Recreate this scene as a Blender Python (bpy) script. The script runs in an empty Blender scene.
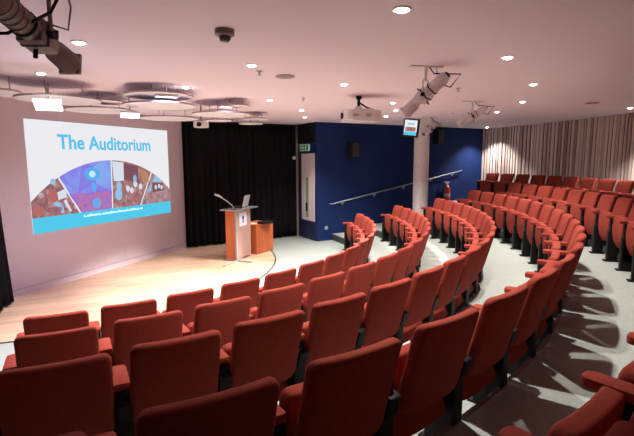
import bpy, bmesh, math, random
from mathutils import Vector, Matrix
random.seed(7)
S = bpy.context.scene
COL = S.collection
PI = math.pi
R_ = math.radians

# ------------------------------------------------------------------ materials
def srgb(h):
    h = h.lstrip('#'); v = [int(h[i:i+2], 16)/255 for i in (0, 2, 4)]
    return [(c/12.92 if c <= .04045 else ((c+.055)/1.055)**2.4) for c in v] + [1]

def mat(name, col, rough=.6, metal=0, emit=None, estr=1, noise=None, bump=None, spec=.5, sheen=0, alpha=None):
    m = bpy.data.materials.new(name); m.use_nodes = True
    nt = m.node_tree; b = nt.nodes['Principled BSDF']
    c = srgb(col) if isinstance(col, str) else list(col)+[1]
    b.inputs['Base Color'].default_value = c
    b.inputs['Roughness'].default_value = rough
    b.inputs['Metallic'].default_value = metal
    b.inputs['Specular IOR Level'].default_value = spec
    if sheen: b.inputs['Sheen Weight'].default_value = sheen
    if emit:
        b.inputs['Emission Color'].default_value = srgb(emit); b.inputs['Emission Strength'].default_value = estr
    if alpha is not None:
        b.inputs['Transmission Weight'].default_value = alpha
    tc = None
    if noise or bump:
        tc = nt.nodes.new('ShaderNodeTexCoord')
    if noise:   # (scale, amount)
        n = nt.nodes.new('ShaderNodeTexNoise'); n.inputs['Scale'].default_value = noise[0]; n.inputs['Detail'].default_value = 6
        nt.links.new(tc.outputs['Object'], n.inputs['Vector'])
        r = nt.nodes.new('ShaderNodeValToRGB')
        a = noise[1]
        r.color_ramp.elements[0].position = .3; r.color_ramp.elements[1].position = .7
        r.color_ramp.elements[0].color = [x*(1-a) for x in c[:3]]+[1]
        r.color_ramp.elements[1].color = [min(1, x*(1+a)) for x in c[:3]]+[1]
        nt.links.new(n.outputs['Fac'], r.inputs['Fac']); nt.links.new(r.outputs['Color'], b.inputs['Base Color'])
    if bump:    # (scale, strength)
        n = nt.nodes.new('ShaderNodeTexNoise'); n.inputs['Scale'].default_value = bump[0]; n.inputs['Detail'].default_value = 3
        nt.links.new(tc.outputs['Object'], n.inputs['Vector'])
        bp = nt.nodes.new('ShaderNodeBump'); bp.inputs['Strength'].default_value = bump[1]; bp.inputs['Distance'].default_value = .004
        nt.links.new(n.outputs['Fac'], bp.inputs['Height']); nt.links.new(bp.outputs['Normal'], b.inputs['Normal'])
    return m

def wood(name, c1, c2, scale=(1, 1, 1), rough=.4, planks=None, rot=0):
    m = bpy.data.materials.new(name); m.use_nodes = True
    nt = m.node_tree; b = nt.nodes['Principled BSDF']; b.inputs['Roughness'].default_value = rough
    tc = nt.nodes.new('ShaderNodeTexCoord'); mp = nt.nodes.new('ShaderNodeMapping')
    mp.inputs['Rotation'].default_value = (0, 0, rot)
    nt.links.new(tc.outputs['Object'], mp.inputs['Vector'])
    mp2 = nt.nodes.new('ShaderNodeMapping'); mp2.inputs['Scale'].default_value = scale
    nt.links.new(mp.outputs['Vector'], mp2.inputs['Vector'])
    n = nt.nodes.new('ShaderNodeTexNoise'); n.inputs['Scale'].default_value = 3; n.inputs['Detail'].default_value = 8; n.inputs['Distortion'].default_value = .6
    nt.links.new(mp2.outputs['Vector'], n.inputs['Vector'])
    r = nt.nodes.new('ShaderNodeValToRGB'); r.color_ramp.elements[0].position = .3; r.color_ramp.elements[1].position = .7
    r.color_ramp.elements[0].color = srgb(c1); r.color_ramp.elements[1].color = srgb(c2)
    nt.links.new(n.outputs['Fac'], r.inputs['Fac'])
    out = r.outputs['Color']
    if planks:
        br = nt.nodes.new('ShaderNodeTexBrick'); br.inputs['Scale'].default_value = 1
        br.inputs['Brick Width'].default_value = planks[0]; br.inputs['Row Height'].default_value = planks[1]
        br.inputs['Mortar Size'].default_value = .0025; br.inputs['Color1'].default_value = (1, 1, 1, 1)
        br.inputs['Color2'].default_value = (.8, .77, .74, 1); br.inputs['Mortar'].default_value = (.55, .5, .45, 1)
        nt.links.new(mp.outputs['Vector'], br.inputs['Vector'])
        mx = nt.nodes.new('ShaderNodeMixRGB'); mx.blend_type = 'MULTIPLY'; mx.inputs[0].default_value = 1
        nt.links.new(out, mx.inputs[1]); nt.links.new(br.outputs['Color'], mx.inputs[2]); out = mx.outputs[0]
    nt.links.new(out, b.inputs['Base Color'])
    return m

M = {}
M['ceil'] = mat('ceiling_paint', (.87, .75, .83), .8)
M['screenwall'] = mat('stage_wall_paint', (.50, .42, .49), .75)
M['blue'] = mat('navy_wall_paint', (.010, .026, .115), .7, noise=(3, .06), spec=.15)
M['plain'] = mat('plain_wall_paint', (.07, .06, .065), .8)
M['floor'] = mat('grey_vinyl', (.38, .42, .39), .5, noise=(1.5, .05))
M['carpet'] = mat('grey_carpet', (.37, .40, .37), .95, noise=(60, .12), bump=(220, .5))
M['riser'] = mat('dark_riser', (.045, .045, .05), .6)
M['stage'] = wood('maple_stage_boards', '#d8b094', '#e8c9ac', (.6, 7, 1), .32, planks=(1.6, .11), rot=R_(-25))
M['alu'] = mat('brushed_aluminium', (.55, .55, .56), .35, .9)
M['steel'] = mat('painted_steel_grey', (.4, .4, .41), .4, .5)
M['fabric'] = mat('red_wool_fabric', (.295, .050, .034), .9, noise=(45, .08), bump=(350, .4), spec=.1)
M['black'] = mat('black_powder_coat', (.006, .006, .007), .6, spec=.25)
M['curtain'] = mat('black_velvet', (.008, .008, .010), .95, spec=.1)
M['white'] = mat('white_plastic', (.75, .73, .72), .4)
M['rafttop'] = mat('raft_white', (.78, .76, .82), .7)
M['raftedge'] = mat('raft_edge_brown', (.42, .34, .34), .6)
M['slatA'] = mat('slat_pale', (.88, .74, .68), .6, noise=(6, .04))
M['slatB'] = mat('slat_mid', (.70, .56, .51), .6, noise=(6, .06))
M['slatC'] = mat('slat_rose', (.50, .37, .33), .6, noise=(6, .06))
M['slatback'] = mat('slat_backing', (.012, .006, .006), .9)
M['redwood'] = wood('cherry_veneer', '#a8532c', '#c56c3e', (2, 2, .35), .4)
M['panel'] = mat('pale_lectern_panel', (.42, .27, .24), .45)
M['lens'] = mat('glass_lens', (.05, .06, .06), .08, spec=.8)
M['lampbody'] = mat('white_lantern_enamel', (.78, .73, .72), .4)
M['lampdark'] = mat('bronze_lantern_enamel', (.26, .19, .18), .45)
M['down'] = mat('downlight_glow', (1, .9, .75), .5, emit='#fff4e4', estr=14)
M['panelglow'] = mat('stage_panel_glow', (1, 1, 1), .5, emit='#fbf8ff', estr=3)
M['slide'] = mat('slide_white', (.0, .0, .0), 1, emit='#ececf0', estr=.71, spec=0)
M['slidecyan'] = mat('slide_cyan', (0, 0, 0), 1, emit='#55cdf0', estr=.68, spec=0)
M['slidetext'] = mat('slide_title_blue', (0, 0, 0), 1, emit='#5cc6ec', estr=.68, spec=0)
M['slidecap'] = mat('slide_caption_pale', (0, 0, 0), 1, emit='#c8f2fa', estr=.95, spec=0)
M['extred'] = mat('extinguisher_red', (.5, .03, .02), .3)
M['green'] = mat('exit_green', (.02, .16, .08), .5, emit='#0d5a30', estr=.12)
M['exitwhite'] = mat('exit_white', (.6, .8, .7), .5, emit='#bfe8cf', estr=.12)
M['doorwhite'] = mat('door_white', (.72, .62, .68), .45)
M['doorglass'] = mat('door_vision_glass', (.28, .42, .2), .15)
M['logo'] = mat('lectern_logo_white', (.7, .72, .8), .5)
M['logoblue'] = mat('lectern_logo_blue', (.05, .1, .4), .5)
M['lapscreen'] = mat('laptop_lid_silver', (.45, .42, .40), .35, .4)
M['paper'] = mat('paper', (.75, .75, .75), .7)
M['bezel'] = mat('monitor_bezel', (.01, .01, .012), .35)

def emis_pic(name, cols, scale):
    m = bpy.data.materials.new(name); m.use_nodes = True; nt = m.node_tree
    b = nt.nodes['Principled BSDF']; b.inputs['Base Color'].default_value = (0, 0, 0, 1); b.inputs['Specular IOR Level'].default_value = 0
    tc = nt.nodes.new('ShaderNodeTexCoord'); n = nt.nodes.new('ShaderNodeTexVoronoi'); n.inputs['Scale'].default_value = scale
    nt.links.new(tc.outputs['Object'], n.inputs['Vector'])
    n2 = nt.nodes.new('ShaderNodeTexNoise'); n2.inputs['Scale'].default_value = scale*.6; n2.inputs['Detail'].default_value = 4
    nt.links.new(tc.outputs['Object'], n2.inputs['Vector'])
    bw = nt.nodes.new('ShaderNodeRGBToBW'); nt.links.new(n.outputs['Color'], bw.inputs[0])
    mt = nt.nodes.new('ShaderNodeMath'); mt.operation = 'MULTIPLY_ADD'; mt.inputs[1].default_value = .4
    nt.links.new(bw.outputs[0], mt.inputs[0])
    m3 = nt.nodes.new('ShaderNodeMath'); m3.operation = 'MULTIPLY'; m3.inputs[1].default_value = .75
    nt.links.new(n2.outputs['Fac'], m3.inputs[0]); nt.links.new(m3.outputs[0], mt.inputs[2])
    r = nt.nodes.new('ShaderNodeValToRGB'); el = r.color_ramp.elements
    while len(el) < len(cols): el.new(.5)
    for i, c in enumerate(cols):
        el[i].position = .3+.5*i/(len(cols)-1); el[i].color = srgb(c)
    nt.links.new(mt.outputs[0], r.inputs['Fac']); nt.links.new(r.outputs['Color'], b.inputs['Emission Color'])
    b.inputs['Emission Strength'].default_value = .66
    return m
M['pic1'] = emis_pic('slide_photo_audience', ['#7c5c70', '#96666e', '#b07c7c', '#ccb4c0'], 13)
M['pic2'] = emis_pic('slide_photo_stage_glow', ['#8466cc', '#8c74de', '#8f8cf0', '#8cb0f6'], 2.5)
M['pic2b'] = emis_pic('slide_photo_crowd', ['#a06aa8', '#c47cac', '#b078c8', '#947ae4'], 15)
M['pic3'] = emis_pic('slide_photo_lecture', ['#8a5e6a', '#a06e72', '#ae7c7a', '#c8a09c'], 15)
M['pic4'] = emis_pic('slide_photo_seminar', ['#8a6270', '#a27476', '#b48c8c', '#b0a0b8'], 15)
for k, c in dict(glow='#c8f4ff', glow2='#5fb4f6', wht='#dfe6f2', sky='#9acaec', org='#bc7068', brn='#845660', amber='#c08a68').items():
    M['p_'+k] = mat('slide_spot_'+k, (0, 0, 0), 1, emit=c, estr=.66, spec=0)

# ------------------------------------------------------------------ mesh helpers
def link(o, parent=None):
    COL.objects.link(o)
    if parent: o.parent = parent
    return o
def obj(name, bm, m, parent=None, loc=(0, 0, 0), rot=(0, 0, 0), smooth=False, sharp=40):
    me = bpy.data.meshes.new(name); bmesh.ops.recalc_face_normals(bm, faces=bm.faces[:]); bm.to_mesh(me); bm.free()
    for x in (m if isinstance(m, (list, tuple)) else [m]): me.materials.append(x)
    if smooth:
        me.polygons.foreach_set('use_smooth', [True]*len(me.polygons))
        me.set_sharp_from_angle(angle=R_(sharp))
    o = bpy.data.objects.new(name, me); o.location = loc; o.rotation_euler = rot
    return link(o, parent)
def thing(name, label, cat, loc=(0, 0, 0), rot=(0, 0, 0), group=None):
    o = bpy.data.objects.new(name, None); link(o); o.location = loc; o.rotation_euler = rot; o.empty_display_size = .1
    return tag(o, label, cat, group)
def tag(o, label, cat, group=None):
    o['label'] = label; o['category'] = cat
    if group: o['group'] = group
    return o
def struct(o): o['kind'] = 'structure'; return o

def box(bm, x0, x1, y0, y1, z0, z1, mtx=None, mi=0, bev=0):
    t = bmesh.new()
    bmesh.ops.create_cube(t, size=1, matrix=Matrix.Translation(((x0+x1)/2, (y0+y1)/2, (z0+z1)/2)) @ Matrix.Diagonal((x1-x0, y1-y0, z1-z0, 1)))
    if bev: bmesh.ops.bevel(t, geom=t.edges[:], offset=bev, segments=2, profile=.6, affect='EDGES')
    merge(bm, t, mtx, mi); return bm
def merge(bm, t, mtx=None, mi=0):
    if mtx: bmesh.ops.transform(t, matrix=mtx, verts=t.verts[:])
    vm = {v: bm.verts.new(v.co) for v in t.verts}
    for f in t.faces:
        nf = bm.faces.new([vm[v] for v in f.verts]); nf.material_index = mi
    t.free()
def tube(bm, pts, r, n=10, mi=0, cap=True):
    pts = [Vector(p) for p in pts]; rings = []
    rr = r if isinstance(r, (list, tuple)) else [r]*len(pts)
    prev = None
    for i, p in enumerate(pts):
        d = (pts[min(i+1, len(pts)-1)]-pts[max(i-1, 0)]).normalized()
        if prev is None:
            a = d.orthogonal().normalized()
        else:
            a = (prev - d*prev.dot(d)).normalized()
        prev = a; b = d.cross(a)
        rings.append([bm.verts.new(p+(a*math.cos(2*PI*k/n)+b*math.sin(2*PI*k/n))*rr[i]) for k in range(n)])
    for i in range(len(rings)-1):
        for k in range(n):
            f = bm.faces.new([rings[i][k], rings[i][(k+1) % n], rings[i+1][(k+1) % n], rings[i+1][k]]); f.material_index = mi
    if cap:
        bm.faces.new(rings[0][::-1]).material_index = mi; bm.faces.new(rings[-1]).material_index = mi
    return bm
def lathe(bm, prof, n=24, mtx=None, mi=0):
    t = bmesh.new(); rings = []
    for r, z in prof:
        if r < 1e-5: rings.append([t.verts.new((0, 0, z))])
        else: rings.append([t.verts.new((r*math.cos(2*PI*k/n), r*math.sin(2*PI*k/n), z)) for k in range(n)])
    for a, b in zip(rings[:-1], rings[1:]):
        for k in range(n):
            q = (k+1) % n
            vs = [a[k % len(a)], a[q % len(a)], b[q % len(b)], b[k % len(b)]]
            u = []
            for v in vs:
                if v not in u: u.append(v)
            if len(u) > 2: t.faces.new(u)
    merge(bm, t, mtx, mi); return bm
def prism(bm, poly, z0, z1, mtop=0, mside=0):
    lo = [bm.verts.new((x, y, z0)) for x, y in poly]; hi = [bm.verts.new((x, y, z1)) for x, y in poly]
    n = len(poly)
    bm.faces.new(lo[::-1]).material_index = mside; bm.faces.new(hi).material_index = mtop
    for i in range(n):
        bm.faces.new([lo[i], lo[(i+1) % n], hi[(i+1) % n], hi[i]]).material_index = mside
    return bm
def ringslab(bm, r0, r1, a0, a1, z0, z1, n, mtop=0, mside=0, c=None):
    cx, cy = c or C
    def row(r, z): return [bm.verts.new((cx+r*math.cos(R_(a0+(a1-a0)*i/n)), cy+r*math.sin(R_(a0+(a1-a0)*i/n)), z)) for i in range(n+1)]
    A, B, D, E = row(r0, z0), row(r0, z1), row(r1, z1), row(r1, z0)
    for i in range(n):
        bm.faces.new([A[i], A[i+1], B[i+1], B[i]]).material_index = mside
        bm.faces.new([B[i], B[i+1], D[i+1], D[i]]).material_index = mtop
        bm.faces.new([D[i], D[i+1], E[i+1], E[i]]).material_index = mside
        bm.faces.new([E[i], E[i+1], A[i+1], A[i]]).material_index = mside
    for i in (0, n): bm.faces.new([A[i], B[i], D[i], E[i]]).material_index = mside
    return bm

# ------------------------------------------------------------------ plan of the hall
C = (-4.972, 8.747)                     # centre of the seating arcs
H = 3.0
def P(R, a, z=0): return Vector((C[0]+R*math.cos(R_(a)), C[1]+R*math.sin(R_(a)), z))
SW0, SW1 = Vector((-4.65, 6.55)), Vector((-3.12, 10.39))
L = (SW1-SW0).normalized(); N = Vector((L.y, -L.x))       # along the stage wall / out into the hall
BW0 = Vector((0, 11.2)); BW1 = Vector((5.1, 13.94)); BD = (BW1-BW0).normalized(); BN = Vector((BD.y, -BD.x))
DW1 = Vector((-.5, 12.1))
RW = 11.4
def circ_hit(A, d, r):
    rel = A-Vector(C); b = rel.dot(d); c = rel.length_squared-r*r
    return A+d*(-b+math.sqrt(b*b-c))
def pang(p): return math.degrees(math.atan2(p.y-C[1], p.x-C[0]))
mid = (SW0+SW1)/2
def mirror(p):
    r = p-mid; return mid + N*r.dot(N) - L*r.dot(L)
LW0 = mirror(BW0); LWd = (mirror(BW1)-LW0).normalized()
cornR = circ_hit(BW0, BD, RW); cornL = circ_hit(LW0, LWd, RW)
aR, aL = pang(cornR), pang(cornL)

def wallbox(p, q, th, z0, z1, side=1):
    d = (q-p).normalized(); n = Vector((d.y, -d.x))*(-side)*th
    poly = [p, q, q+n, p+n]
    return prism(bmesh.new(), [(v.x, v.y) for v in poly], z0, z1)

# floor, ceiling
bm = bmesh.new(); outer = [P(RW+.1, aL-1+(aR-aL+2)*i/40) for i in range(41)]
poly = [(v.x, v.y) for v in outer] + [(.0, 11.3), (-.45, 12.4), (-3.4, 10.7), (-5.0, 6.55), (-4.3, 3.2), (-3.05, 3.6)]
prism(bm, poly, -.1, 0); struct(obj('floor', bm, M['floor']))
bm = bmesh.new(); prism(bm, poly, H, H+.1); struct(obj('ceiling', bm, M['ceil']))

# timber stage floor: segment between the stage wall and an arc
bm = bmesh.new()
RS = 4.1
pts = []
for i in range(61):
    a = -78+(i/60)*112
    v = P(RS, a); v2 = Vector((v.x, v.y))
    if (v2-SW0).dot(N) > 0: pts.append(v2)
poly = [(v.x, v.y) for v in pts]
e0 = SW1+L*.2+N*.0; e1 = SW0-L*.9
poly += [(e0.x, e0.y), (e1.x, e1.y)]
prism(bm, poly, 0, .006); struct(obj('floor_stage', bm, M['stage']))
bm = bmesh.new(); ringslab(bm, RS, RS+.03, -74, 31, 0, .008, 60); struct(obj('trim_1', bm, M['riser']))

# tiers
RT = [6.07+.907*i for i in range(6)]; RISE = .165
edges = [RT[i]-.14 for i in range(1, 6)]
edges = [5.93+.907*i+(.04 if i == 0 else 0) for i in range(5)]
for k in range(5):
    r0 = edges[k]; r1 = edges[k+1] if k < 4 else RW
    a1 = pang(circ_hit(BW0, BD, r0)); a0 = pang(circ_hit(LW0, LWd, r0))
    b1 = pang(circ_hit(BW0, BD, r1)); b0 = pang(circ_hit(LW0, LWd, r1))
    n = 60
    inner = [P(r0, a0+(a1-a0)*i/n) for i in range(n+1)]; out = [P(r1, b0+(b1-b0)*i/n) for i in range(n+1)]
    bm = bmesh.new(); z = RISE*(k+1)
    rows = [[bm.verts.new((v.x, v.y, zz)) for v in w] for w, zz in ((inner, 0), (inner, z), (out, z), (out, 0))]
    for i in range(n):
        for j in range(4):
            A, B = rows[j], rows[(j+1) % 4]
            f = bm.faces.new([A[i], A[i+1], B[i+1], B[i]]); f.material_index = 1 if j == 1 else 0
    for i in (0, n): bm.faces.new([rw[i] for rw in rows])
    struct(obj('floor_tier_%d' % (k+2), bm, [M['riser'], M['carpet']]))
    bm = bmesh.new(); ringslab(bm, r0-.004, r0+.03, a0+.3, a1-.3, z-.02, z+.003, 60)
    struct(obj('trim_%d' % (k+2), bm, mat('nosing_grey', (.22, .22, .22), .7)))

# walls
struct(obj('wall_stage', wallbox(SW0-L*.16, SW1+L*.02, .12, 0, H), M['screenwall']))
struct(obj('baseboard_stage', wallbox(SW0-L*.16+N*.014, SW1+L*.02+N*.014, .013, 0.006, .1), M['screenwall']))
struct(obj('wall_right', wallbox(BW0, cornR+BD*.1, .12, 0, H), M['blue']))
struct(obj('baseboard_right', wallbox(BW0+BN*.012, BW0+BD*.75+BN*.012, .011, 0, .08), M['blue']))
struct(obj('wall_door_side', wallbox(DW1, BW0, .12, 0, H, 1), M['blue']))
struct(obj('wall_behind_curtain', wallbox(SW1-N*.12, DW1+Vector((-.02, .12)), .1, 0, H), M['curtain']))
struct(obj('wall_left', wallbox(cornL+LWd*.1, LW0, .12, 0, H), M['plain']))
struct(obj('wall_left_stage', wallbox(LW0, mirror(DW1)+Vector((0, 0)), .12, 0, H), M['plain']))
struct(obj('wall_left_wing', wallbox(mirror(DW1)-L*.05, SW0-L*.16-N*.12, .1, 0, H), M['plain']))

# timber slatted wall, curved
bm = bmesh.new(); ringslab(bm, RW, RW+.12, aL-.5, aR+.5, 0, H, 90); wb = struct(obj('wall_back', bm, M['slatback']))
bm = bmesh.new(); a = aR-.05; rng = random.Random(3)
while a > -40:
    w = rng.choice([.05, .06, .07, .09]); g = rng.choice([.03, .036, .045]); d = .022
    da = math.degrees(w/RW); mi = rng.choice([0, 0, 0, 1, 1, 2])
    ringslab(bm, RW-d, RW-.001, a-da, a, .83, H-.005, 1, mi, mi)
    a -= da+math.degrees(g/RW)
struct(obj('trim_7', bm, [M['slatA'], M['slatB'], M['slatC']]))
# service panel outline on the stage wall
bm = bmesh.new()
def onwall(s, z, off=0): v = SW0+L*s+N*off; return Vector((v.x, v.y, z))
for s0, s1, z0, z1 in ((1.78, 2.28, .30, .306), (1.78, 2.28, .12, .126), (1.78, 1.786, .12, .306), (2.274, 2.28, .12, .306)):
    A = onwall(s0, 0); B = onwall(s1, 0)
    p = [SW0+L*s0, SW0+L*s1, SW0+L*s1+N*.004, SW0+L*s0+N*.004]
    prism(bm, [(v.x, v.y) for v in p], z0, z1)
struct(obj('trim_8', bm, M['steel']))
bm = bmesh.new(); p = [SW0-L*.1+N*.003, SW1+N*.003, SW1+N*.02, SW0-L*.1+N*.02]
prism(bm, [(v.x, v.y) for v in p], .1, .107); struct(obj('trim_9', bm, M['raftedge']))

# column
bm = bmesh.new(); lathe(bm, [(.19, .49), (.19, H)], 32); tag(obj('round_column', bm, mat('column_concrete', (.76, .69, .69), .7, noise=(12, .08)), loc=(2.66, 11.4, 0), smooth=True), 'round pale concrete column rising between the seat rows and blue wall', 'column')

# ------------------------------------------------------------------ curtains
def curtain(name, p, q, z0, z1, label, flare=None, amp=.045, wl=.16, seed=1):
    rg = random.Random(seed); d = q-p; Ln = d.length; d = d.normalized(); n = Vector((d.y, -d.x))
    NX = int(Ln/.02); NZ = 14; ph = 0; xs = []
    for i in range(NX+1):
        ph += 2*PI*(.02/wl)*(.75+.5*rg.random()); xs.append(ph)
    for side in (0,):
        bm = bmesh.new(); g = []
        for j in range(NZ+1):
            t = j/NZ; z = z0+(z1-z0)*t; row = []
            for i in range(NX+1):
                s = i/NX*Ln
                am = amp*(1-.25*t)*(1+.2*math.sin(xs[i]*.31))
                off = am*math.sin(xs[i]) + .012*math.sin(xs[i]*.5+3*t)
                if flare: s = s*flare(t)
                v = p+d*s+n*off
                zz = z + (.01*math.sin(xs[i]*.7) if j == 0 else 0)
                row.append(bm.verts.new((v.x, v.y, zz)))
            g.append(row)
        for j in range(NZ):
            for i in range(NX): bm.faces.new([g[j][i], g[j][i+1], g[j+1][i+1], g[j+1][i]])
        o = obj(name, bm, M['curtain'], smooth=True, sharp=180)
        md = o.modifiers.new('thickness', 'SOLIDIFY'); md.thickness = .006
    return tag(o, label, 'curtain')
curtain('stage_curtain', SW1+Vector((.06, -.02))+N*.03, DW1+Vector((-.06, -.07)), .03, 2.93, 'wide black pleated curtain hanging behind the lectern beside the stage wall', seed=4)
lc0 = mirror(DW1)+N*.12+L*.1; lc1 = SW0+N*.12+L*.0
curtain('stage_curtain', lc0, lc1-(lc1-lc0).normalized()*.14, .03, 2.93, 'black curtain at the far left edge beside the projected slide', flare=lambda t: 1-.075*min(1, t*1.5), seed=9)
# curtain rail
bm = bmesh.new(); a = SW1+N*.02; tube(bm, [(a.x+.03, a.y, 2.955), (DW1.x-.04, DW1.y-.08, 2.955)], .018, 8)
tag(obj('curtain_rail', bm, M['black']), 'black rail along the ceiling carrying the wide curtain', 'curtain rail')

# ------------------------------------------------------------------ exit door
DD = (DW1-BW0).normalized(); DN = Vector((-BD.x, -BD.y))      # door wall direction; normal towards the stage
DN = Vector((DD.y, -DD.x)); DN = DN if DN.dot(Vector((-1, -.5))) > 0 else -DN
def local(p2, d2, z=0):     # frame: local x along d2, local -y out of the surface
    return Matrix.Translation((p2.x, p2.y, z)) @ Matrix.Rotation(math.atan2(d2.y, d2.x), 4, 'Z')
md = local(DW1, -DD)        # x from the curtain end to the blue corner
WD = (DW1-BW0).length
bm = bmesh.new(); box(bm, .1, WD-.03, -.035, -.004, 0.01, 2.27, md)
door = struct(obj('door_1', bm, mat('door_dark_blue', (.012, .02, .06), .5)))
bm = bmesh.new(); box(bm, .27, WD-.04, -.045, -.0355, .5, 2.23, md); obj('white_panel', bm, M['doorwhite'], door)
bm = bmesh.new(); box(bm, .52, .66, -.05, -.0455, .58, 1.62, md); obj('vision_strip', bm, M['doorglass'], door)
bm = bmesh.new(); box(bm, .56, .62, -.085, -.0505, .74, .96, md, bev=.01); obj('door_handle', bm, M['black'], door)
bm = bmesh.new(); box(bm, .12, WD-.06, -.07, -.02, 2.5, 2.99, md)
for i in range(6): box(bm, .14+i*.13, .2+i*.13, -.085, -.07, 2.5, 2.99, md)
tag(obj('pleated_grille', bm, M['black']), 'black ribbed panel above the exit sign in the door recess', 'panel')
ex = thing('exit_sign', 'small green and white running figure exit sign above the white door', 'sign')
bm = bmesh.new(); box(bm, .2, .68, -.05, -.004, 2.30, 2.47, md); obj('sign_box', bm, M['exitwhite'], ex)
bm = bmesh.new(); box(bm, .22, .66, -.053, -.0505, 2.315, 2.455, md); obj('green_field', bm, M['green'], ex)
bm = bmesh.new()     # running figure, doorway, arrow
box(bm, .50, .56, -.056, -.0535, 2.33, 2.44, md)
box(bm, .25, .30, -.056, -.0535, 2.375, 2.392, md); box(bm, .27, .285, -.056, -.0535, 2.35, 2.42, md)
box(bm, .385, .405, -.056, -.0535, 2.42, 2.44, md); box(bm, .37, .40, -.056, -.0535, 2.37, 2.415, md)
box(bm, .35, .375, -.056, -.0535, 2.335, 2.37, md); box(bm, .40, .43, -.056, -.0535, 2.35, 2.372, md); box(bm, .40, .44, -.056, -.0535, 2.395, 2.408, md)
obj('pictogram', bm, M['exitwhite'], ex)
bm = bmesh.new(); v = DW1-DD*.03+DN*.05
box(bm, -.008, .008, -.07, -.005, 0, H, local(DW1, -DD)); struct(obj('trim_10', bm, mat('pale_post', (.35, .25, .22), .6)))
bm = bmesh.new(); lathe(bm, [(0, 0), (.035, 0), (.045, .03), (.035, .06), (0, .07)], 16, Matrix.Translation((-.6, 11.93, 2.12)) @ Matrix.Rotation(R_(90), 4, 'X'))
lathe(bm, [(.012, -.18), (.012, 0)], 10, Matrix.Translation((-.6, 11.93, 2.12)) @ Matrix.Rotation(R_(90), 4, 'X'))
tag(obj('wall_sensor', bm, M['white'], smooth=True), 'small round white sensor at the curtain edge left of the door', 'sensor')

# ------------------------------------------------------------------ blue wall fittings
mb = local(BW0, BD)
def bwall(s, off, z): v = BW0+BD*s+BN*off; return Vector((v.x, v.y, z))
hr = thing('handrail', 'long silver handrail climbing along the blue wall', 'handrail', bwall(.38, 0, 0))
def rel(o, pts): return [Vector(p)-o.location for p in pts]
bm = bmesh.new(); tube(bm, rel(hr, [bwall(.36, .03, .95), bwall(.38, .08, .945), bwall(4.9, .08, 1.73), bwall(4.96, .03, 1.74)]), .017, 12); obj('rail', bm, M['alu'], hr, smooth=True)
for s in (.75, 1.75, 2.75, 3.75, 4.6):
    zz = .945+(s-.38)/4.52*.785
    bm = bmesh.new(); tube(bm, rel(hr, [bwall(s, .003, zz-.07), bwall(s, .06, zz-.06), bwall(s, .08, zz-.015)]), .009, 8)
    w = rel(hr, [bwall(s, .0, zz-.07), bwall(s, .008, zz-.07)]); tube(bm, w, .032, 14)
    obj('bracket', bm, M['alu'], hr, smooth=True)
def loudspeaker(s, z0, z1, label):
    o = thing('loudspeaker', label, 'speaker', bwall(s, .026, z0), (0, 0, math.atan2(BD.y, BD.x)), 'black loudspeakers on the blue wall')
    h = z1-z0
    bm = bmesh.new(); box(bm, -.12, .12, -.22, -.02, 0, h, bev=.015); obj('cabinet', bm, M['black'], o, smooth=True)
    bm = bmesh.new(); box(bm, -.1, .1, -.228, -.221, .02, h-.02, bev=.003); obj('grille', bm, mat('speaker_grille', (.03, .03, .032), .7), o)
    bm = bmesh.new(); box(bm, -.03, .03, -.02, .0201, h*.3, h*.7); obj('wall_bracket', bm, M['black'], o)
loudspeaker(1.0, 2.12, 2.52, 'black loudspeaker high on the blue wall above the start of the handrail')
loudspeaker(3.9, 2.5, 2.92, 'black loudspeaker high on the blue wall just right of the column')
bm = bmesh.new(); lathe(bm, [(0, 0), (.05, 0), (.05, .008), (.03, .014), (0, .014)], 20, Matrix.Translation(bwall(.27, .001, .33)) @ Matrix.Rotation(math.atan2(BD.y, BD.x), 4, 'Z') @ Matrix.Rotation(R_(90), 4, 'X'))
tag(obj('wall_socket', bm, mat('socket_grey', (.35, .4, .45), .5), smooth=True), 'small round pale socket low on the blue wall', 'socket')
fe = thing('fire_extinguisher', 'red fire extinguisher hung on the blue wall beneath the end of the handrail', 'fire extinguisher', bwall(4.3, .13, .78))
bm = bmesh.new(); lathe(bm, [(0, 0), (.085, 0), (.09, .02), (.09, .42), (.075, .48), (.03, .52), (.03, .54), (0, .54)], 24); obj('cylinder', bm, M['extred'], fe, smooth=True)
bm = bmesh.new(); lathe(bm, [(.0905, .2), (.0915, .205), (.0915, .29), (.0905, .295)], 24); obj('label_band', bm, mat('ext_label', (.5, .45, .4), .5), fe, smooth=True)
bm = bmesh.new(); box(bm, -.05, .03, -.03, .03, .54, .62, bev=.01); box(bm, -.11, .06, -.015, .015, .62, .645); obj('valve_head', bm, M['white'], fe)
bm = bmesh.new(); tube(bm, [(-.04, 0, .57), (-.12, 0, .54), (-.13, 0, .4), (-.115, 0, .15)], .012, 8); obj('hose', bm, M['black'], fe, smooth=True)
bm = bmesh.new(); box(bm, -.03, .03, .09, .13, .3, .4); obj('wall_hook', bm, M['black'], fe)

# ------------------------------------------------------------------ projected slide
ms = local(SW0, L)          # x = s along wall, -y out of the wall, z up
X0, X1, Z0, Z1 = .42, 3.64, .915, 2.715
sl = thing('projected_slide', 'large bright projected slide titled The Auditorium on the stage wall', 'projection', (SW0.x, SW0.y, 0), (0, 0, math.atan2(L.y, L.x)))
bm = bmesh.new(); box(bm, X0, X1, -.012, -.003, Z0, Z1); obj('slide_ground', bm, M['slide'], sl)
bm = bmesh.new(); box(bm, X0, X1, -.018, -.0125, Z0, 1.165); obj('caption_band', bm, M['slidecyan'], sl)
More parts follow.
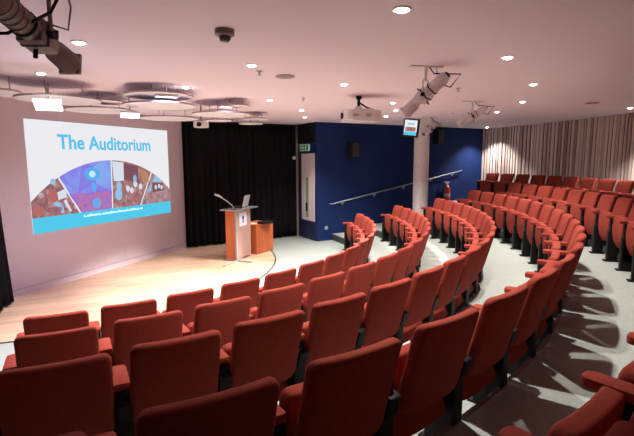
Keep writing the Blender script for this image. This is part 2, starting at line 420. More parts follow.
# arch window cut in four photographs
ACX, ACR = 2.03, 2.32; ACZ = 2.075-ACR
def arc_z(x): return ACZ+math.sqrt(ACR*ACR-(x-ACX)**2)
def cell(name, topl, botl, topr, botr, m, zlo=1.165, zhi=None, y=-.0165):
    # polygon bounded below by zlo, above by arch, left/right by slanted lines
    pts = [(botl, zlo), (botr, zlo)]; n = 16
    top = [(topr+(topl-topr)*i/n) for i in range(n+1)]
    for x in top: pts.append((x, min(arc_z(x), zhi) if zhi else arc_z(x)))
    bm = bmesh.new(); f0 = [bm.verts.new((x, y, z)) for x, z in pts]; f1 = [bm.verts.new((x, -.0125, z)) for x, z in pts]
    bm.faces.new(f0); bm.faces.new(f1[::-1])
    for i in range(len(pts)): bm.faces.new([f0[i], f0[(i+1) % len(pts)], f1[(i+1) % len(pts)], f1[i]])
    return obj(name, bm, m, sl)
c1 = cell('photo_panel', X0, X0, .91, 1.28, M['pic1'])
c2 = cell('photo_panel', .94, 1.32, 2.035, 2.0, M['pic2'])
c3 = cell('photo_panel', 2.065, 2.03, 3.08, 2.72, M['pic3'])
c4 = cell('photo_panel', 3.11, 2.75, X1, X1, M['pic4'])
def blob(par, m, x, z, rx, rz, n=14, y=-.0175):
    bm = bmesh.new(); a = [bm.verts.new((x+rx*math.cos(2*PI*i/n), y, z+rz*math.sin(2*PI*i/n))) for i in range(n)]
    b = [bm.verts.new((v.co.x, -.0166, v.co.z)) for v in a]
    bm.faces.new(a); bm.faces.new(b[::-1])
    for i in range(n): bm.faces.new([a[i], a[(i+1) % n], b[(i+1) % n], b[i]])
    obj('image_patch', bm, m, par)
def patch(par, m, quad, y=-.0175):
    bm = bmesh.new(); a = [bm.verts.new((x, y, z)) for x, z in quad]; b = [bm.verts.new((x, -.0166, z)) for x, z in quad]
    bm.faces.new(a); bm.faces.new(b[::-1]); n = len(quad)
    for i in range(n): bm.faces.new([a[i], a[(i+1) % n], b[(i+1) % n], b[i]])
    obj('image_patch', bm, m, par)
blob(c1, M['p_org'], .80, 1.50, .09, .11); blob(c1, M['p_org'], .52, 1.27, .09, .08); blob(c1, M['p_sky'], .82, 1.73, .05, .05)
patch(c1, M['p_wht'], [(.90, 1.42), (1.06, 1.46), (1.03, 1.60), (.88, 1.55)]); patch(c1, M['p_sky'], [(.80, 1.33), (.95, 1.30), (.95, 1.36), (.82, 1.39)])
patch(c1, M['p_wht'], [(.98, 1.40), (1.10, 1.2), (1.13, 1.22), (1.04, 1.42)]); patch(c1, M['p_sky'], [(.92, 1.2), (.99, 1.2), (.97, 1.33)])
patch(c2, M['pic2b'], [(1.33, 1.17), (1.99, 1.17), (2.02, 1.5), (1.1, 1.5)])
blob(c2, M['p_glow2'], 1.60, 1.83, .17, .12); blob(c2, M['p_glow'], 1.60, 1.83, .07, .06, y=-.018); blob(c2, M['p_glow2'], 1.62, 1.60, .05, .09)
blob(c2, M['p_glow2'], 1.66, 1.30, .10, .10)
patch(c3, M['p_wht'], [(2.08, 1.68), (2.33, 1.68), (2.34, 2.03), (2.07, 2.06)]); patch(c3, M['p_brn'], [(2.34, 1.70), (2.72, 1.62), (2.72, 1.95), (2.35, 2.02)])
for x, z, r in ((2.20, 1.58, .07), (2.42, 1.52, .05), (2.52, 1.48, .05), (2.62, 1.60, .055), (2.76, 1.54, .05), (2.18, 1.42, .09)):
    blob(c3, M['p_sky'] if r > .06 else M['p_wht'], x, z, r, r*1.3, 8)
patch(c3, M['p_amber'], [(2.80, 1.62), (3.0, 1.62), (3.0, 1.80), (2.8, 1.90)]); blob(c3, M['p_sky'], 2.62, 1.70, .05, .09, 8)
patch(c4, M['p_sky'], [(3.12, 1.62), (3.40, 1.60), (3.2, 1.78)]); patch(c4, M['p_sky'], [(2.95, 1.42), (3.06, 1.44), (3.08, 1.62)])
patch(c4, M['p_brn'], [(3.10, 1.40), (3.45, 1.42), (3.42, 1.58), (3.10, 1.60)])
for x, z in ((3.2, 1.5), (3.3, 1.52), (3.38, 1.49)): blob(c4, M['p_wht'], x, z, .035, .05, 8, y=-.018)
# lettering
cu = bpy.data.curves.new('t', 'FONT'); cu.body = 'The Auditorium'; cu.offset = .022; cu.size = 1; cu.resolution_u = 4; cu.extrude = .004
to = bpy.data.objects.new('t', cu); COL.objects.link(to)
dg = bpy.context.evaluated_depsgraph_get(); me = bpy.data.meshes.new_from_object(to.evaluated_get(dg))
bpy.data.objects.remove(to); bpy.data.curves.remove(cu)
xs = [v.co.x for v in me.vertices]; ys = [v.co.y for v in me.vertices]
sx = 2.14/(max(xs)-min(xs)); hz = sx*1.02
for v in me.vertices:
    v.co = ((v.co.x-min(xs))*sx+.96, -.0165+v.co.z*.5, v.co.y*hz+2.27)
me.materials.append(M['slidetext']); o = bpy.data.objects.new('title_lettering', me); link(o, sl)
bm = bmesh.new(); x = 1.36; rg = random.Random(5); top = []
while x < 2.78:
    hh = rg.choice([.018, .034, .036, .046]); w = rg.uniform(.012, .026); top += [(x, 1.078+hh), (x+w, 1.078+hh), (x+w+.003, 1.09), (x+w+.008, 1.09)]; x += w+.011
cap = [(1.36, 1.078)]+top+[(top[-1][0], 1.078)]
fa = [bm.verts.new((px, -.0205, pz)) for px, pz in cap]; fb = [bm.verts.new((px, -.0185, pz)) for px, pz in cap]
bm.faces.new(fa); bm.faces.new(fb[::-1])
for i in range(len(cap)): bm.faces.new([fa[i], fa[(i+1) % len(cap)], fb[(i+1) % len(cap)], fb[i]])
obj('caption_line', bm, M['slidecap'], sl)

# ------------------------------------------------------------------ auditorium seats
def rr(w, z0, z1, rt, rb, n=6):     # rounded rectangle outline (x, z), radius top / bottom
    pts = []
    for cx, cz, r, a0 in ((w/2-rt, z1-rt, rt, 0), (-w/2+rt, z1-rt, rt, 90), (-w/2+rb, z0+rb, rb, 180), (w/2-rb, z0+rb, rb, 270)):
        for i in range(n+1): a = R_(a0+90*i/n); pts.append((cx+r*math.cos(a), cz+r*math.sin(a)))
    return pts
def pad(outline, th, fmap, soft=.022, bulge_f=.012, bulge_b=.004):
    cx = sum(p[0] for p in outline)/len(outline); cz = sum(p[1] for p in outline)/len(outline)
    bm = bmesh.new()
    def ring(inset, y):
        row = []
        for x, z in outline:
            dx, dz = x-cx, z-cz; l = math.hypot(dx, dz); k = max(0, (l-inset))/l
            row.append(bm.verts.new(fmap(cx+dx*k, y, cz+dz*k)))
        return row
    def ringk(k, y): return [bm.verts.new(fmap(cx+(x-cx)*k, y, cz+(z-cz)*k)) for x, z in outline]
    rings = [ringk(.3, -th/2-bulge_f), ringk(.6, -th/2-bulge_f*.8), ringk(.85, -th/2-bulge_f*.3)]
    for t in (0, .35, .7, 1):
        a = t*PI/2; rings.append(ring(soft*(1-math.sin(a)), -th/2+soft*(1-math.cos(a))))
    for t in (1, .7, .35, 0):
        a = t*PI/2; rings.append(ring(soft*(1-math.sin(a)), th/2-soft*(1-math.cos(a))))
    rings += [ringk(.85, th/2+bulge_b*.3), ringk(.6, th/2+bulge_b*.8), ringk(.3, th/2+bulge_b)]
    n = len(outline)
    for A, B in zip(rings[:-1], rings[1:]):
        for i in range(n): bm.faces.new([A[i], A[(i+1) % n], B[(i+1) % n], B[i]])
    bm.faces.new(rings[0][::-1]); bm.faces.new(rings[-1])
    return bm
LEAN = math.tan(R_(15))
def back_map(x, y, z): return Vector((x, y-.004+(z-.86)*LEAN-.022*(x/.23)**2, z+.006*(x/.23)))
PATH = [(-.172, .225), (-.195, .27), (-.220, .33), (-.236, .42), (-.238, .53), (-.224, .655)]
def cat(t):
    n = len(PATH)-1; u = t*n; i = min(int(u), n-1); f = u-i
    p = [PATH[max(0, min(n, i+k))] for k in (-1, 0, 1, 2)]
    def q(j): return .5*(2*p[1][j]+(-p[0][j]+p[2][j])*f+(2*p[0][j]-5*p[1][j]+4*p[2][j]-p[3][j])*f*f+(-p[0][j]+3*p[1][j]-3*p[2][j]+p[3][j])*f**3)
    return q(0), q(1)
def pan_map(x, y, s):
    t = min(1, max(0, s/.43)); a = cat(max(0, t-.02)); b = cat(min(1, t+.02)); c = cat(t)
    tx, tz = b[0]-a[0], b[1]-a[1]; l = math.hypot(tx, tz); nx, nz = tz/l, -tx/l      # rearwards normal
    return Vector((x, c[0]+nx*y-.012*(x/.2)**2, c[1]+nz*y))
def densify(o, m=3):
    out = []
    for i in range(len(o)):
        a, b = o[i], o[(i+1) % len(o)]
        k = max(1, int(math.hypot(a[0]-b[0], a[1]-b[1])/.05))
        out += [(a[0]+(b[0]-a[0])*j/k, a[1]+(b[1]-a[1])*j/k) for j in range(k)]
    return out
def arm_bm(x):
    bm = bmesh.new(); t = bmesh.new()
    box(t, -.043, .043, -.36, -.125, .602, .642)
    ed = [e for e in t.edges if abs(e.verts[0].co.z-e.verts[1].co.z) > .02 and e.verts[0].co.y < -.3]
    bmesh.ops.bevel(t, geom=ed, offset=.028, segments=4, profile=.5, affect='EDGES')
    bmesh.ops.bevel(t, geom=t.edges[:], offset=.010, segments=2, profile=.6, affect='EDGES')
    merge(bm, t, Matrix.Translation((x, 0, 0))); return bm
def ped_bm(x):
    bm = bmesh.new()
    box(bm, x-.042, x+.042, -.298, -.13, .12, .601, bev=.006)
    box(bm, x-.042, x+.042, -.315, -.19, .0, .42, bev=.006)
    box(bm, x-.05, x+.05, -.35, -.16, 0, .018, bev=.004)
    return bm
def brk_bm(x):
    bm = bmesh.new(); rot = Matrix.Translation((x, -.04, .50)) @ Matrix.Rotation(-R_(15), 4, 'X')
    box(bm, -.034, .034, -.09, -.045, -.075, .035, rot, bev=.008); return bm
SEATPARTS = {}
def make_seat(label, group, name='auditorium_seat'):
    t = thing(name, label, 'seat', group=group)
    obj('backrest', pad(densify(rr(.455, .385, .86, .04, .06)), .062, back_map), M['fabric'], t, smooth=True, sharp=60)
    obj('seat_pan', pad(densify(rr(.425, 0, .43, .045, .045)), .075, pan_map, soft=.02, bulge_f=.008), M['fabric'], t, smooth=True, sharp=60)
    obj('armrest', arm_bm(-.267), M['fabric'], t, smooth=True); obj('pedestal', ped_bm(-.267), M['black'], t, smooth=True)
    obj('bracket', brk_bm(-.267), M['black'], t, smooth=True)
    return t
proto = None
end_arm = None
def place_seat(R, a, z, label, group, end=False):
    global proto, end_arm
    if proto is None:
        r = make_seat(label, group); proto = r; proto_parts.extend(list(r.children))
    else:
        r = proto.copy(); COL.objects.link(r)
        for ch in proto_parts:
            c = ch.copy(); COL.objects.link(c); c.parent = r
    r.location = P(R, a, z); r.rotation_euler = (0, 0, R_(a-90)); r['label'] = label; r['group'] = group
    if end:
        if end_arm is None:
            end_arm = [obj('armrest', arm_bm(.267), M['fabric'], r, smooth=True), obj('pedestal', ped_bm(.267), M['black'], r, smooth=True), obj('bracket', brk_bm(.267), M['black'], r, smooth=True)]
        else:
            for e in end_arm: c = e.copy(); COL.objects.link(c); c.parent = r
    return r
ORD = ['first', 'second', 'third', 'fourth', 'fifth', 'sixth', 'seventh', 'eighth', 'ninth', 'tenth', 'eleventh', 'twelfth', 'thirteenth', 'fourteenth', 'fifteenth', 'sixteenth', 'seventeenth', 'eighteenth', 'nineteenth', 'twentieth', 'twenty-first', 'twenty-second']
rowname = ['front row nearest the stage', 'second row', 'third row', 'fourth row', 'fifth row', 'back row against the slatted wall']
ROWS = [(6.08, -61.55, 5.18, 15), (6.99, -61.2, 4.51, 17), (7.89, -61.02, 3.90, 19), (8.80, -61.8, 3.785, 20), (9.70, -55.5, 3.39, 20), (10.6, -10.2, 3.08, 11)]
proto_parts = []
for k, (R, a0, st, n) in enumerate(ROWS):
    for i in range(n):
        a = a0+st*i; left = k < 4 and i < (n+1)//2
        j = i if left else n-1-i
        which = ORD[j]
        if left: lab = ('seat at the left end of the %s' % rowname[k]) if j == 0 else '%s seat from the left end of the %s' % (which, rowname[k])
        else: lab = ('seat ending the %s beside the blue wall' % rowname[k]) if j == 0 else '%s seat from the blue wall end of the %s' % (which, rowname[k])
        place_seat(R, a, RISE*k, 'red tip-up '+lab.replace('the back row against the slatted wall', 'the back row'), 'red auditorium seats in curved rows', end=(i == 0))

# ------------------------------------------------------------------ lectern, desk
lec = thing('lectern', 'orange wood lectern with pale front panel and grey T-foot on the stage', 'lectern', (-1.66, 8.95, .006), (0, 0, math.atan2(L.y, L.x)))
# local x = along stage wall (away), local -y = towards the audience
bm = bmesh.new(); box(bm, -.02, .60, .0, .02, .03, 1.042, bev=.004); obj('front_panel', bm, M['panel'], lec)
bm = bmesh.new(); box(bm, -.03, .0, .02, .22, .03, 1.042); box(bm, .57, .6, .02, .22, .03, 1.042); box(bm, -.01, .58, .20, .219, .03, 1.0); obj('side_panels', bm, M['redwood'], lec)
bm = bmesh.new(); box(bm, -.10, .78, -.10, .30, 1.045, 1.07, bev=.008); obj('top_shelf', bm, M['alu'], lec)
bm = bmesh.new(); tube(bm, [(-.02, -.03, .02), (-.02, -.03, 1.044)], .018, 10); obj('pole', bm, M['steel'], lec, smooth=True)
bm = bmesh.new(); tube(bm, [(-.02, -.38, .02), (-.02, .30, .02)], .016, 8); tube(bm, [(-.5, -.03, .02), (.2, -.03, .02)], .016, 8); obj('foot', bm, M['steel'], lec, smooth=True)
lg = thing('x', '', '', (0, 0, 0)); bpy.data.objects.remove(lg)
bm = bmesh.new(); box(bm, .15, .43, -.006, -.001, .70, .98); lgo = obj('logo_plate', bm, M['logo'], lec)
bm = bmesh.new(); lathe(bm, [(0, 0), (.045, 0), (.045, .003), (0, .003)], 16, Matrix.Translation((.29, -.0065, .87)) @ Matrix.Rotation(R_(90), 4, 'X')); box(bm, .265, .315, -.009, -.0065, .76, .82); obj('emblem', bm, M['logoblue'], lgo)
mic = thing('gooseneck_microphone', 'thin grey gooseneck microphone rising from the left of the lectern top', 'microphone', (-1.66, 8.95, 1.08), (0, 0, math.atan2(L.y, L.x)))
bm = bmesh.new(); tube(bm, [(0, .02, 0), (-.05, .03, .08), (-.14, .1, .18), (-.24, .18, .27)], .008, 8); obj('neck', bm, M['steel'], mic, smooth=True)
bm = bmesh.new(); tube(bm, [(-.22, .165, .255), (-.27, .20, .295), (-.33, .25, .325)], [.014, .022, .02], 10); obj('capsule', bm, M['steel'], mic, smooth=True)
bm = bmesh.new(); lathe(bm, [(0, 0), (.03, 0), (.03, .015), (0, .02)], 14, Matrix.Translation((0, .02, -.005))); obj('base', bm, M['black'], mic, smooth=True)
lap = thing('laptop', 'open silver laptop on the lectern top seen from behind its screen', 'laptop', (-1.54, 9.20, 1.077), (0, 0, math.atan2(L.y, L.x)+R_(12)))
bm = bmesh.new(); box(bm, 0, .36, .02, .27, 0.0, .018, bev=.003); obj('keyboard_base', bm, M['black'], lap)
bm = bmesh.new(); box(bm, 0, .36, -.006, .006, 0, .245, Matrix.Translation((0, .02, .018)) @ Matrix.Rotation(R_(14), 4, 'X'), bev=.004); obj('lid', bm, M['lapscreen'], lap)
dk = thing('equipment_cabinet', 'low orange wood cabinet standing behind the lectern', 'cabinet', (-1.33, 9.58, 0), (0, 0, math.atan2(L.y, L.x)-R_(9)))
bm = bmesh.new(); box(bm, 0, .62, 0, .48, .006, .64, bev=.004); obj('carcass', bm, M['redwood'], dk)
bm = bmesh.new(); box(bm, -.01, .63, -.01, .49, .641, .665, bev=.003); obj('top_board', bm, M['redwood'], dk)
bm = bmesh.new(); box(bm, .02, .60, -.008, -.001, .03, .62, bev=.002); obj('door', bm, M['redwood'], dk)
bm = bmesh.new(); box(bm, -.009, -.001, .15, .28, .38, .56, bev=.002); obj('socket_plate', bm, M['steel'], dk)
av = thing('control_unit', 'black control unit lying on the low wooden cabinet', 'control unit', dk.location+Vector((.16, .22, .668)), (0, 0, R_(50)))
bm = bmesh.new(); box(bm, -.13, .2, -.1, .1, 0, .05, bev=.008); obj('housing', bm, M['black'], av)
bm = bmesh.new(); tube(bm, [(.1, 0, .05), (.13, .0, .10), (.05, .02, .12)], .006, 6); obj('cable', bm, M['black'], av, smooth=True)
bm = bmesh.new(); box(bm, -.10, .10, -.07, .07, 0, .012); tag(obj('paper_stack', bm, M['paper'], loc=dk.location+Vector((-.10, .20, .667)), rot=(0, 0, R_(60))), 'white sheets of paper on the cabinet next to the lectern', 'paper')

# ------------------------------------------------------------------ ceiling fittings
ST = {}
def spotlamp(o, energy, size=130, blend=.4, col=(1, .86, .70), r=.025, loc=(0, 0, -.03), rot=(0, 0, 0)):
    ld = ST.get((energy, size, col, r))
    if ld is None:
        ld = bpy.data.lights.new('lamp', 'SPOT'); ld.energy = energy; ld.spot_size = R_(size); ld.spot_blend = blend; ld.color = col; ld.shadow_soft_size = r
        ST[(energy, size, col, r)] = ld
    l = bpy.data.objects.new('lamp', ld); link(l, o); l.location = loc; l.rotation_euler = rot; return l
DL = [((.53, 2.90), 'bright recessed downlight at the top edge of the ceiling view'), ((1.75, 4.22), 'large bright downlight right of the ceiling centre above the fourth row'),
      ((2.70, 5.70), 'bright downlight just below and right of the brightest right-hand one'), ((-.64, 4.53), 'bright downlight beside the small sprinkler left of centre'),
      ((-1.67, 5.84), 'bright downlight right of the hanging discs'), ((.34, 5.66), 'downlight between the sprinkler and the white projector'),
      ((-.28, 8.54), 'small downlight above the curtain, left of the projector'), ((-.73, 7.12), 'faint downlight just right of the hanging discs'),
      ((-.26, 9.92), 'farthest small downlight just above the blue wall corner'), ((1.25, 7.47), 'downlight immediately right of the projector'),
      ((1.5, 8.59), 'small downlight under the one right of the projector'), ((1.49, 9.76), 'faint low downlight behind the projector near the blue wall'),
      ((3.55, 8.94), 'small downlight above the right end of the blue wall'), ((4.96, 13.17), 'downlight in the far corner where blue and slatted walls meet'),
      ((3.34, 7.39), 'downlight above the slatted wall, right of the hanging lanterns'), ((5.75, 8.34), 'downlight at the right edge close to the slatted wall'),
      ((-1.87, 3.65), 'bright downlight beside the lens end of the dark lantern'), ((-2.94, 4.9), 'small downlight left of and below the dark lantern')]
bmA = bmesh.new(); lathe(bmA, [(.042, -.001), (.062, -.001), (.062, -.006), (.056, -.010), (.044, -.006), (.042, -.001)], 24)
bmB = bmesh.new(); lathe(bmB, [(0, -.001), (.038, -.001), (.036, -.010), (.026, -.019), (0, -.023)], 20)
dl0 = None
for i, ((x, y), lab) in enumerate(DL):
    if dl0 is None:
        t = thing('downlight', lab, 'downlight', (x, y, H), group='recessed ceiling downlights'); dl0 = t
        dlp = [obj('trim_ring', bmA, M['white'], t, smooth=True), obj('bulb', bmB, M['down'], t)]
    else:
        t = dl0.copy(); COL.objects.link(t); t.location = (x, y, H); t['label'] = lab
        for c in dlp: d = c.copy(); COL.objects.link(d); d.parent = t
    spotlamp(t, 165, size=108, blend=.6, col=(1, .95, .88))

# hanging acoustic discs
RAFT = [(-3.14, 5.56, 2.80, .47, 'pale ceiling disc with rods over the slide top left corner'), (-2.13, 6.2, 2.80, .48, 'pale ceiling disc lowest in front, over the right half of the slide'),
        (-3.21, 6.74, 2.80, .47, 'pale bluish ceiling disc over the middle of the slide'), (-2.62, 8.07, 2.80, .5, 'pale ceiling disc against the wall at the slide top right corner'),
        (-1.55, 7.39, 2.80, .47, 'pale ceiling disc above the left edge of the curtain'), (-2.04, 5.91, 2.89, .43, 'upper shaded disc nearest the bright downlight'),
        (-2.98, 6.4, 2.88, .29, 'brown disc in shade between the two front discs'), (-1.83, 8.51, 2.80, .26, 'small pale disc just above the black curtain, left'),
        (-1.34, 9.24, 2.80, .25, 'farthest small pale disc above the middle of the curtain'), (-1.2, 8.89, 2.86, .25, 'small disc above the farthest one, with rods'),
        (-1.25, 7.01, 2.89, .21, 'small grey upper disc right of the disc cluster'), (-3.52, 5.01, 2.82, .24, 'pale disc cut by the left picture edge')]
for x, y, z, r, lab in RAFT:
    t = thing('ceiling_disc', 'suspended '+lab, 'acoustic disc', (x, y, z), group='round acoustic discs over the stage')
    bm = bmesh.new(); lathe(bm, [(0, 0), (r-.004, 0), (r, .004), (r, .018), (r-.004, .022), (0, .022)], 48)
    for f in bm.faces:
        c = f.calc_center_median(); f.material_index = 1 if math.hypot(c.x, c.y) > r-.012 else 0
    obj('disc', bm, [M['rafttop'], M['raftedge']], t)
    for q in range(3):
        a = q*2*PI/3+.5; bm = bmesh.new(); tube(bm, [(r*.55*math.cos(a), r*.55*math.sin(a), .023), (r*.55*math.cos(a), r*.55*math.sin(a), H-z)], .006, 6); tube(bm, [(r*.55*math.cos(a), r*.55*math.sin(a), .023), (r*.55*math.cos(a), r*.55*math.sin(a), .05)], .016, 8)
        obj('hanging_rod', bm, M['steel'], t)
for x, y, z, w, d, tilt, lab, e in ((-3.03, 5.14, 2.68, .28, .20, -24, 'brightest square light panel above the slide top left corner', 26), (-2.56, 6.23, 2.68, .25, .17, -18, 'square light panel over the middle right of the slide', 20),
                           (-1.88, 5.72, 2.855, .27, .08, 0, 'slim light panel under the upper shaded disc', 4), (-1.36, 6.83, 2.855, .18, .08, 0, 'slim light panel under the small grey upper disc', 2)):
    t = thing('stage_light_panel', 'glowing '+lab, 'light panel', (x, y, z), (R_(tilt), 0, R_(24)), 'bright panels among the ceiling discs')
    bm = bmesh.new(); box(bm, -w/2, w/2, -d/2, d/2, 0.004, .03, bev=.004); obj('housing', bm, M['white'], t)
    bm = bmesh.new(); box(bm, -w/2+.008, w/2-.008, -d/2+.008, d/2-.008, 0, .0035); obj('diffuser', bm, M['panelglow'], t)
    bm = bmesh.new(); tube(bm, [(0, 0, .03), (0, 0, (H-z)*.9)], .008, 6); obj('hanging_rod', bm, M['steel'], t)
    ld = bpy.data.lights.new('lamp', 'AREA'); ld.shape = 'RECTANGLE'; ld.size = w; ld.size_y = d; ld.energy = e; ld.color = (.72, .70, 1); l = bpy.data.objects.new('lamp', ld); link(l, t); l.location = (0, 0, -.01)

# theatre lanterns
def lantern(pos, aim, body, label, scale=1, mount=None, energy=None, spread=26, cable=None, slim=.78):
    pos = Vector(pos); aim = Vector(aim); d = (aim-pos).normalized()
    t = thing('theatre_lantern', label, 'stage light', pos, group='theatre lanterns hung from the ceiling')
    q = d.to_track_quat('Y', 'Z').to_matrix().to_4x4() @ Matrix.Diagonal((scale*slim, scale, scale*slim, 1))
    RX = q @ Matrix.Rotation(R_(-90), 4, 'X')      # local z -> +Y (beam)
    bm = bmesh.new(); lathe(bm, [(0, -.30), (.05, -.295), (.075, -.26), (.08, -.24), (.08, -.05), (.075, -.03)], 20, RX)
    for i in range(4): lathe(bm, [(.078, -.235+i*.035), (.086, -.233+i*.035), (.086, -.225+i*.035), (.078, -.223+i*.035)], 20, RX)
    obj('lamp_housing', bm, body, t, smooth=True)
    bm = bmesh.new(); lathe(bm, [(0, -.315), (.035, -.31), (.045, -.298), (.05, -.292), (0, -.28)], 16, RX); obj('rear_cap', bm, M['black'], t, smooth=True)
    bm = bmesh.new(); lathe(bm, [(.082, -.094), (.09, -.09), (.09, -.082), (.082, -.08)], 20, RX); obj('clamp_band', bm, M['black'], t, smooth=True)
    bm = bmesh.new(); box(bm, -.088, .088, -.012, .004, -.083, .083, q); obj('gate_slot', bm, M['black'], t)
    bm = bmesh.new(); box(bm, -.085, .085, -.05, .08, -.08, .08, q, bev=.012); obj('shutter_gate', bm, body, t, smooth=True)
    bm = bmesh.new(); lathe(bm, [(.056, .075), (.056, .13), (.078, .15), (.084, .25), (.088, .255), (.088, .27), (.07, .272), (.07, .255)], 22, RX); box(bm, -.016, .016, .08, .25, .06, .082, q)
    obj('lens_tube', bm, body, t, smooth=True)
    bm = bmesh.new(); lathe(bm, [(0, .262), (.04, .262), (.0695, .252), (.0695, .24), (0, .24)], 20, RX); obj('lens', bm, M['lens'], t, smooth=True)
    bm = bmesh.new(); box(bm, -.078, .078, .272, .29, -.078, -.06, q); box(bm, -.078, .078, .272, .29, .06, .078, q); box(bm, -.078, -.06, .272, .29, -.06, .06, q); box(bm, .06, .078, .272, .29, -.06, .06, q)
    obj('colour_frame', bm, body, t)
    for s in (-1, 1):
        bm = bmesh.new(); lathe(bm, [(0, 0), (.022, 0), (.026, .012), (.022, .035), (0, .037)], 10, q @ Matrix.Translation((s*.085, .0, -.0)) @ Matrix.Rotation(R_(90*s), 4, 'Y')); obj('locking_knob', bm, M['black'], t, smooth=True)
    for i, (x, z) in enumerate(((.11, .02), (0, .115), (-.02, -.115))):
        bm = bmesh.new(); box(bm, x-.012, x+.012, .02, .03, z-.03, z+.03, q); obj('shutter_handle', bm, M['black'], t)
    mt = Vector(mount)-pos if mount else Vector((0, 0, H-pos.z))
    xr = (q.to_3x3() @ Vector((1, 0, 0)))
    k = .10
    top = Vector((0, 0, .15*scale if mt.z < .3 else mt.z-.08))
    bm = bmesh.new()
    for s in (-1, 1):
        a = xr*k*s; tube(bm, [a, a+top*.96, xr*k*s*.6+top], .009*scale, 6)
    tube(bm, [xr*k*-.6+top, xr*k*.6+top], .012*scale, 6); obj('yoke', bm, body, t, smooth=True)
    bm = bmesh.new(); tube(bm, [top, Vector((0, 0, mt.z))], .014, 8); box(bm, -.17, .17, -.035, .035, mt.z-.012, mt.z, Matrix.Rotation(R_(10), 4, 'Z')); obj('ceiling_mount', bm, body, t)
    bm = bmesh.new(); e = q @ Vector((0, -.28, 0)); tube(bm, [Vector(c)-pos for c in cable] if cable else [e, e+Vector((-.05, .03, -.07)), e+Vector((.06, .05, -.10)), e+Vector((.15, .02, .02)), Vector((.08, 0, mt.z*.75)), Vector((.03, 0, mt.z))], .007, 6); obj('cable', bm, M['black'], t, smooth=True)
    bm = bmesh.new(); a = xr*.07; tube(bm, [a+Vector((0, 0, .05)), a+Vector((.10, 0, .02)), a+Vector((.12, 0, .12)), Vector((.1, 0, mt.z))], .005, 6); obj('safety_wire', bm, M['steel'], t)
    if energy:
        l = spotlamp(t, energy, size=spread, blend=.6, col=(1, .90, .80), r=.13, loc=d*.34*scale)
        l.rotation_euler = d.to_track_quat('-Z', 'Y').to_euler()
    return t
lantern((-1.28, 2.12, 2.645), (-1.58, 8.9, 1.1), M['lampdark'], 'large dark bronze theatre lantern hanging at the top left corner', 1.1, slim=.62, cable=[(-1.10, 2.12, 3.0), (-1.13, 2.1, 2.84), (-1.165, 2.05, 2.72), (-1.22, 2.0, 2.665), (-1.31, 1.97, 2.61), (-1.39, 1.97, 2.61), (-1.44, 2.0, 2.66), (-1.45, 2.05, 2.74)])
lantern((1.10, 4.62, 2.72), (-1.75, 6.6, .0), M['lampbody'], 'white theatre lantern hung above the fourth row, nearest of the white ones', .95, energy=2300, spread=36)
lantern((2.52, 7.35, 2.76), (-1.7, 8.1, .0), M['lampbody'], 'white theatre lantern with looped cables right of the column', .85, energy=1500, spread=28)
lantern((2.47, 9.95, 2.72), (-1.2, 5.6, .2), M['lampbody'], 'white theatre lantern with its lens facing out just in front of the column', .95, energy=1300, spread=44)

# ceiling projector
pj = thing('ceiling_projector', 'white rounded projector on a short ceiling pole left of the column', 'projector', (.66, 6.72, 2.63), (0, 0, R_(8)))
bm = bmesh.new(); t2 = bmesh.new(); prism(t2, rr(.56, -.2, .2, .12, .12, 5), 0, .16); bmesh.ops.bevel(t2, geom=[e for e in t2.edges if abs(e.verts[0].co.z-e.verts[1].co.z) < .001], offset=.02, segments=3, affect='EDGES'); merge(bm, t2); obj('body', bm, M['white'], pj, smooth=True)
bm = bmesh.new(); lathe(bm, [(0, 0), (.04, 0), (.05, .03), (.04, .03), (0, .02)], 16, Matrix.Translation((-.275, -.02, .08)) @ Matrix.Rotation(R_(-90), 4, 'Y')); obj('lens', bm, M['black'], pj, smooth=True)
bm = bmesh.new(); box(bm, -.1, .14, -.08, .08, .165, .185); box(bm, -.08, .0, -.05, .05, .185, .22); obj('bracket_plate', bm, M['white'], pj)
bm = bmesh.new(); tube(bm, [(-.04, 0, .22), (-.04, 0, .33)], .022, 10); lathe(bm, [(.045, .33), (.045, .37), (0, .37)], 12, Matrix.Translation((-.04, 0, 0))); obj('pole', bm, M['black'], pj, smooth=True)
bm = bmesh.new(); tube(bm, [(-.02, 0, .27), (.06, 0, .22), (.2, 0, .165)], .012, 8); obj('cable', bm, M['black'], pj, smooth=True)
for x in (-.12, .06): 
    bm = bmesh.new(); box(bm, x-.04, x+.04, -.204, -.2, .06, .10); obj('vent', bm, M['steel'], pj)
# camera under the discs
cm = thing('ceiling_camera', 'small boxy white camera hanging beneath the discs at the curtain edge', 'camera', (-1.97, 7.72, 2.62), (0, 0, R_(-20)))
bm = bmesh.new(); box(bm, -.1, .1, -.09, .09, 0, .11, bev=.02); obj('body', bm, M['white'], cm, smooth=True)
bm = bmesh.new(); lathe(bm, [(0, 0), (.035, 0), (.038, .03), (0, .03)], 14, Matrix.Translation((.03, -.09, .05)) @ Matrix.Rotation(R_(90), 4, 'X')); obj('lens', bm, M['black'], cm, smooth=True)
bm = bmesh.new(); tube(bm, [(0, 0, .11), (0, 0, .38)], .012, 8); obj('stem', bm, M['steel'], cm)
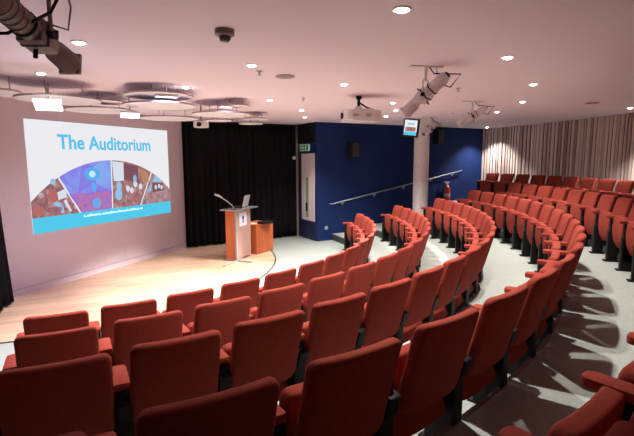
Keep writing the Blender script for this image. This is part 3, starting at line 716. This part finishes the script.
# monitor
MS = 1.22
mn = thing('hanging_monitor', 'small lit monitor showing the same slide, hung left of the column', 'monitor', (2.13, 10.3, 2.66), (R_(-6), R_(6), R_(-12)))
bm = bmesh.new(); box(bm, -.15, .15, -.02, .03, 0, .34, bev=.006); obj('bezel', bm, M['bezel'], mn)
bm = bmesh.new(); box(bm, -.125, .105, -.026, -.021, .03, .31); sc_ = obj('screen', bm, M['slide'], mn)
bm = bmesh.new(); box(bm, -.125, .105, -.029, -.0265, .03, .09); obj('screen_band', bm, M['slidecyan'], sc_)
bm = bmesh.new(); box(bm, -.105, .085, -.029, -.0265, .10, .18); obj('screen_photo', bm, M['pic3'], sc_)
bm = bmesh.new(); box(bm, -.07, .05, -.029, -.0265, .225, .25); obj('screen_title', bm, M['slidetext'], sc_)
bm = bmesh.new(); tube(bm, [(0, .04, .25), (0, .06, .338)], .015, 8); obj('arm', bm, M['black'], mn)
mn.scale = (MS, MS, MS); mn.location.z = 2.58
# detectors, sprinklers
dc = thing('dome_camera', 'dark round dome camera on the ceiling left of centre', 'camera', (-.66, 3.34, H))
bm = bmesh.new(); lathe(bm, [(.07, 0), (.07, -.035), (.055, -.045), (0, -.045)], 24); obj('base_ring', bm, mat('dome_taupe', (.2, .14, .13), .5), dc, smooth=True)
bm = bmesh.new(); lathe(bm, [(.045, -.045), (.042, -.065), (.028, -.082), (0, -.088)], 20); obj('dome', bm, M['lens'], dc, smooth=True)
for (x, y), lab in (((-.60, 4.83), 'tiny ceiling sprinkler beside the left centre downlight'), ((1.86, 6.0), 'tiny ceiling sprinkler right of the nearest white lantern'), ((-.2, 6.9), 'tiny ceiling sprinkler over the middle of the front rows')):
    t = thing('sprinkler', lab, 'sprinkler', (x, y, H), group='ceiling sprinklers')
    bm = bmesh.new(); lathe(bm, [(0, 0), (.035, 0), (.033, -.006), (.01, -.008), (.009, -.035), (0, -.035)], 14); lathe(bm, [(0, -.042), (.022, -.042), (.022, -.045), (0, -.045)], 12); obj('sprinkler_head', bm, M['steel'], t, smooth=True)
bm = bmesh.new(); lathe(bm, [(0, 0), (.05, 0), (.05, -.02), (.035, -.035), (0, -.036)], 18); tag(obj('smoke_detector', bm, M['white'], loc=(2.75, 9.3, H), smooth=True), 'small white smoke detector on the ceiling above the column front', 'smoke detector')
bm = bmesh.new(); lathe(bm, [(0, -.001), (.11, -.001), (.11, -.008), (.1, -.012), (0, -.012)], 28); tag(obj('ceiling_speaker', bm, mat('speaker_mauve', (.33, .25, .26), .7), loc=(-.35, 5.12, H), smooth=True), 'flat round speaker grille flush in the ceiling right of the sprinkler', 'speaker')
bm = bmesh.new(); lathe(bm, [(0, -.001), (.11, -.001), (.11, -.008), (.1, -.012), (0, -.012)], 28); tag(obj('ceiling_speaker', bm, bpy.data.materials['speaker_mauve'], loc=(4.6, 7.6, H), smooth=True), 'flat round speaker grille in the ceiling near the slatted wall', 'speaker')

# ------------------------------------------------------------------ light, world, camera
w = bpy.data.worlds.new('World'); S.world = w; w.use_nodes = True
w.node_tree.nodes['Background'].inputs[0].default_value = (.5, .45, .5, 1); w.node_tree.nodes['Background'].inputs[1].default_value = .02

f, pitch, roll, e = 444.17, .1307, -.00336, 2.0747
cam = bpy.data.cameras.new('camera'); co = bpy.data.objects.new('camera', cam); COL.objects.link(co)
cam.sensor_width = 36; cam.lens = f/634*36; cam.clip_start = .02
fw = Vector((0, math.cos(pitch), -math.sin(pitch))); up = Vector((0, math.sin(pitch), math.cos(pitch))); rt = Vector((1, 0, 0))
cr, sr = math.cos(roll), math.sin(roll)
r2 = rt*cr+up*sr; u2 = up*cr-rt*sr
mtx = Matrix((r2, u2, -fw)).transposed().to_4x4(); mtx.translation = (0, 0, e); co.matrix_world = mtx
S.camera = co
S.view_settings.view_transform = 'Standard'; S.view_settings.look = 'None'; S.view_settings.gamma = 1; S.view_settings.use_curve_mapping = False
S.view_settings.exposure = 0.5
S.cycles.max_bounces = 8; S.cycles.diffuse_bounces = 5; S.cycles.sample_clamp_indirect = 6
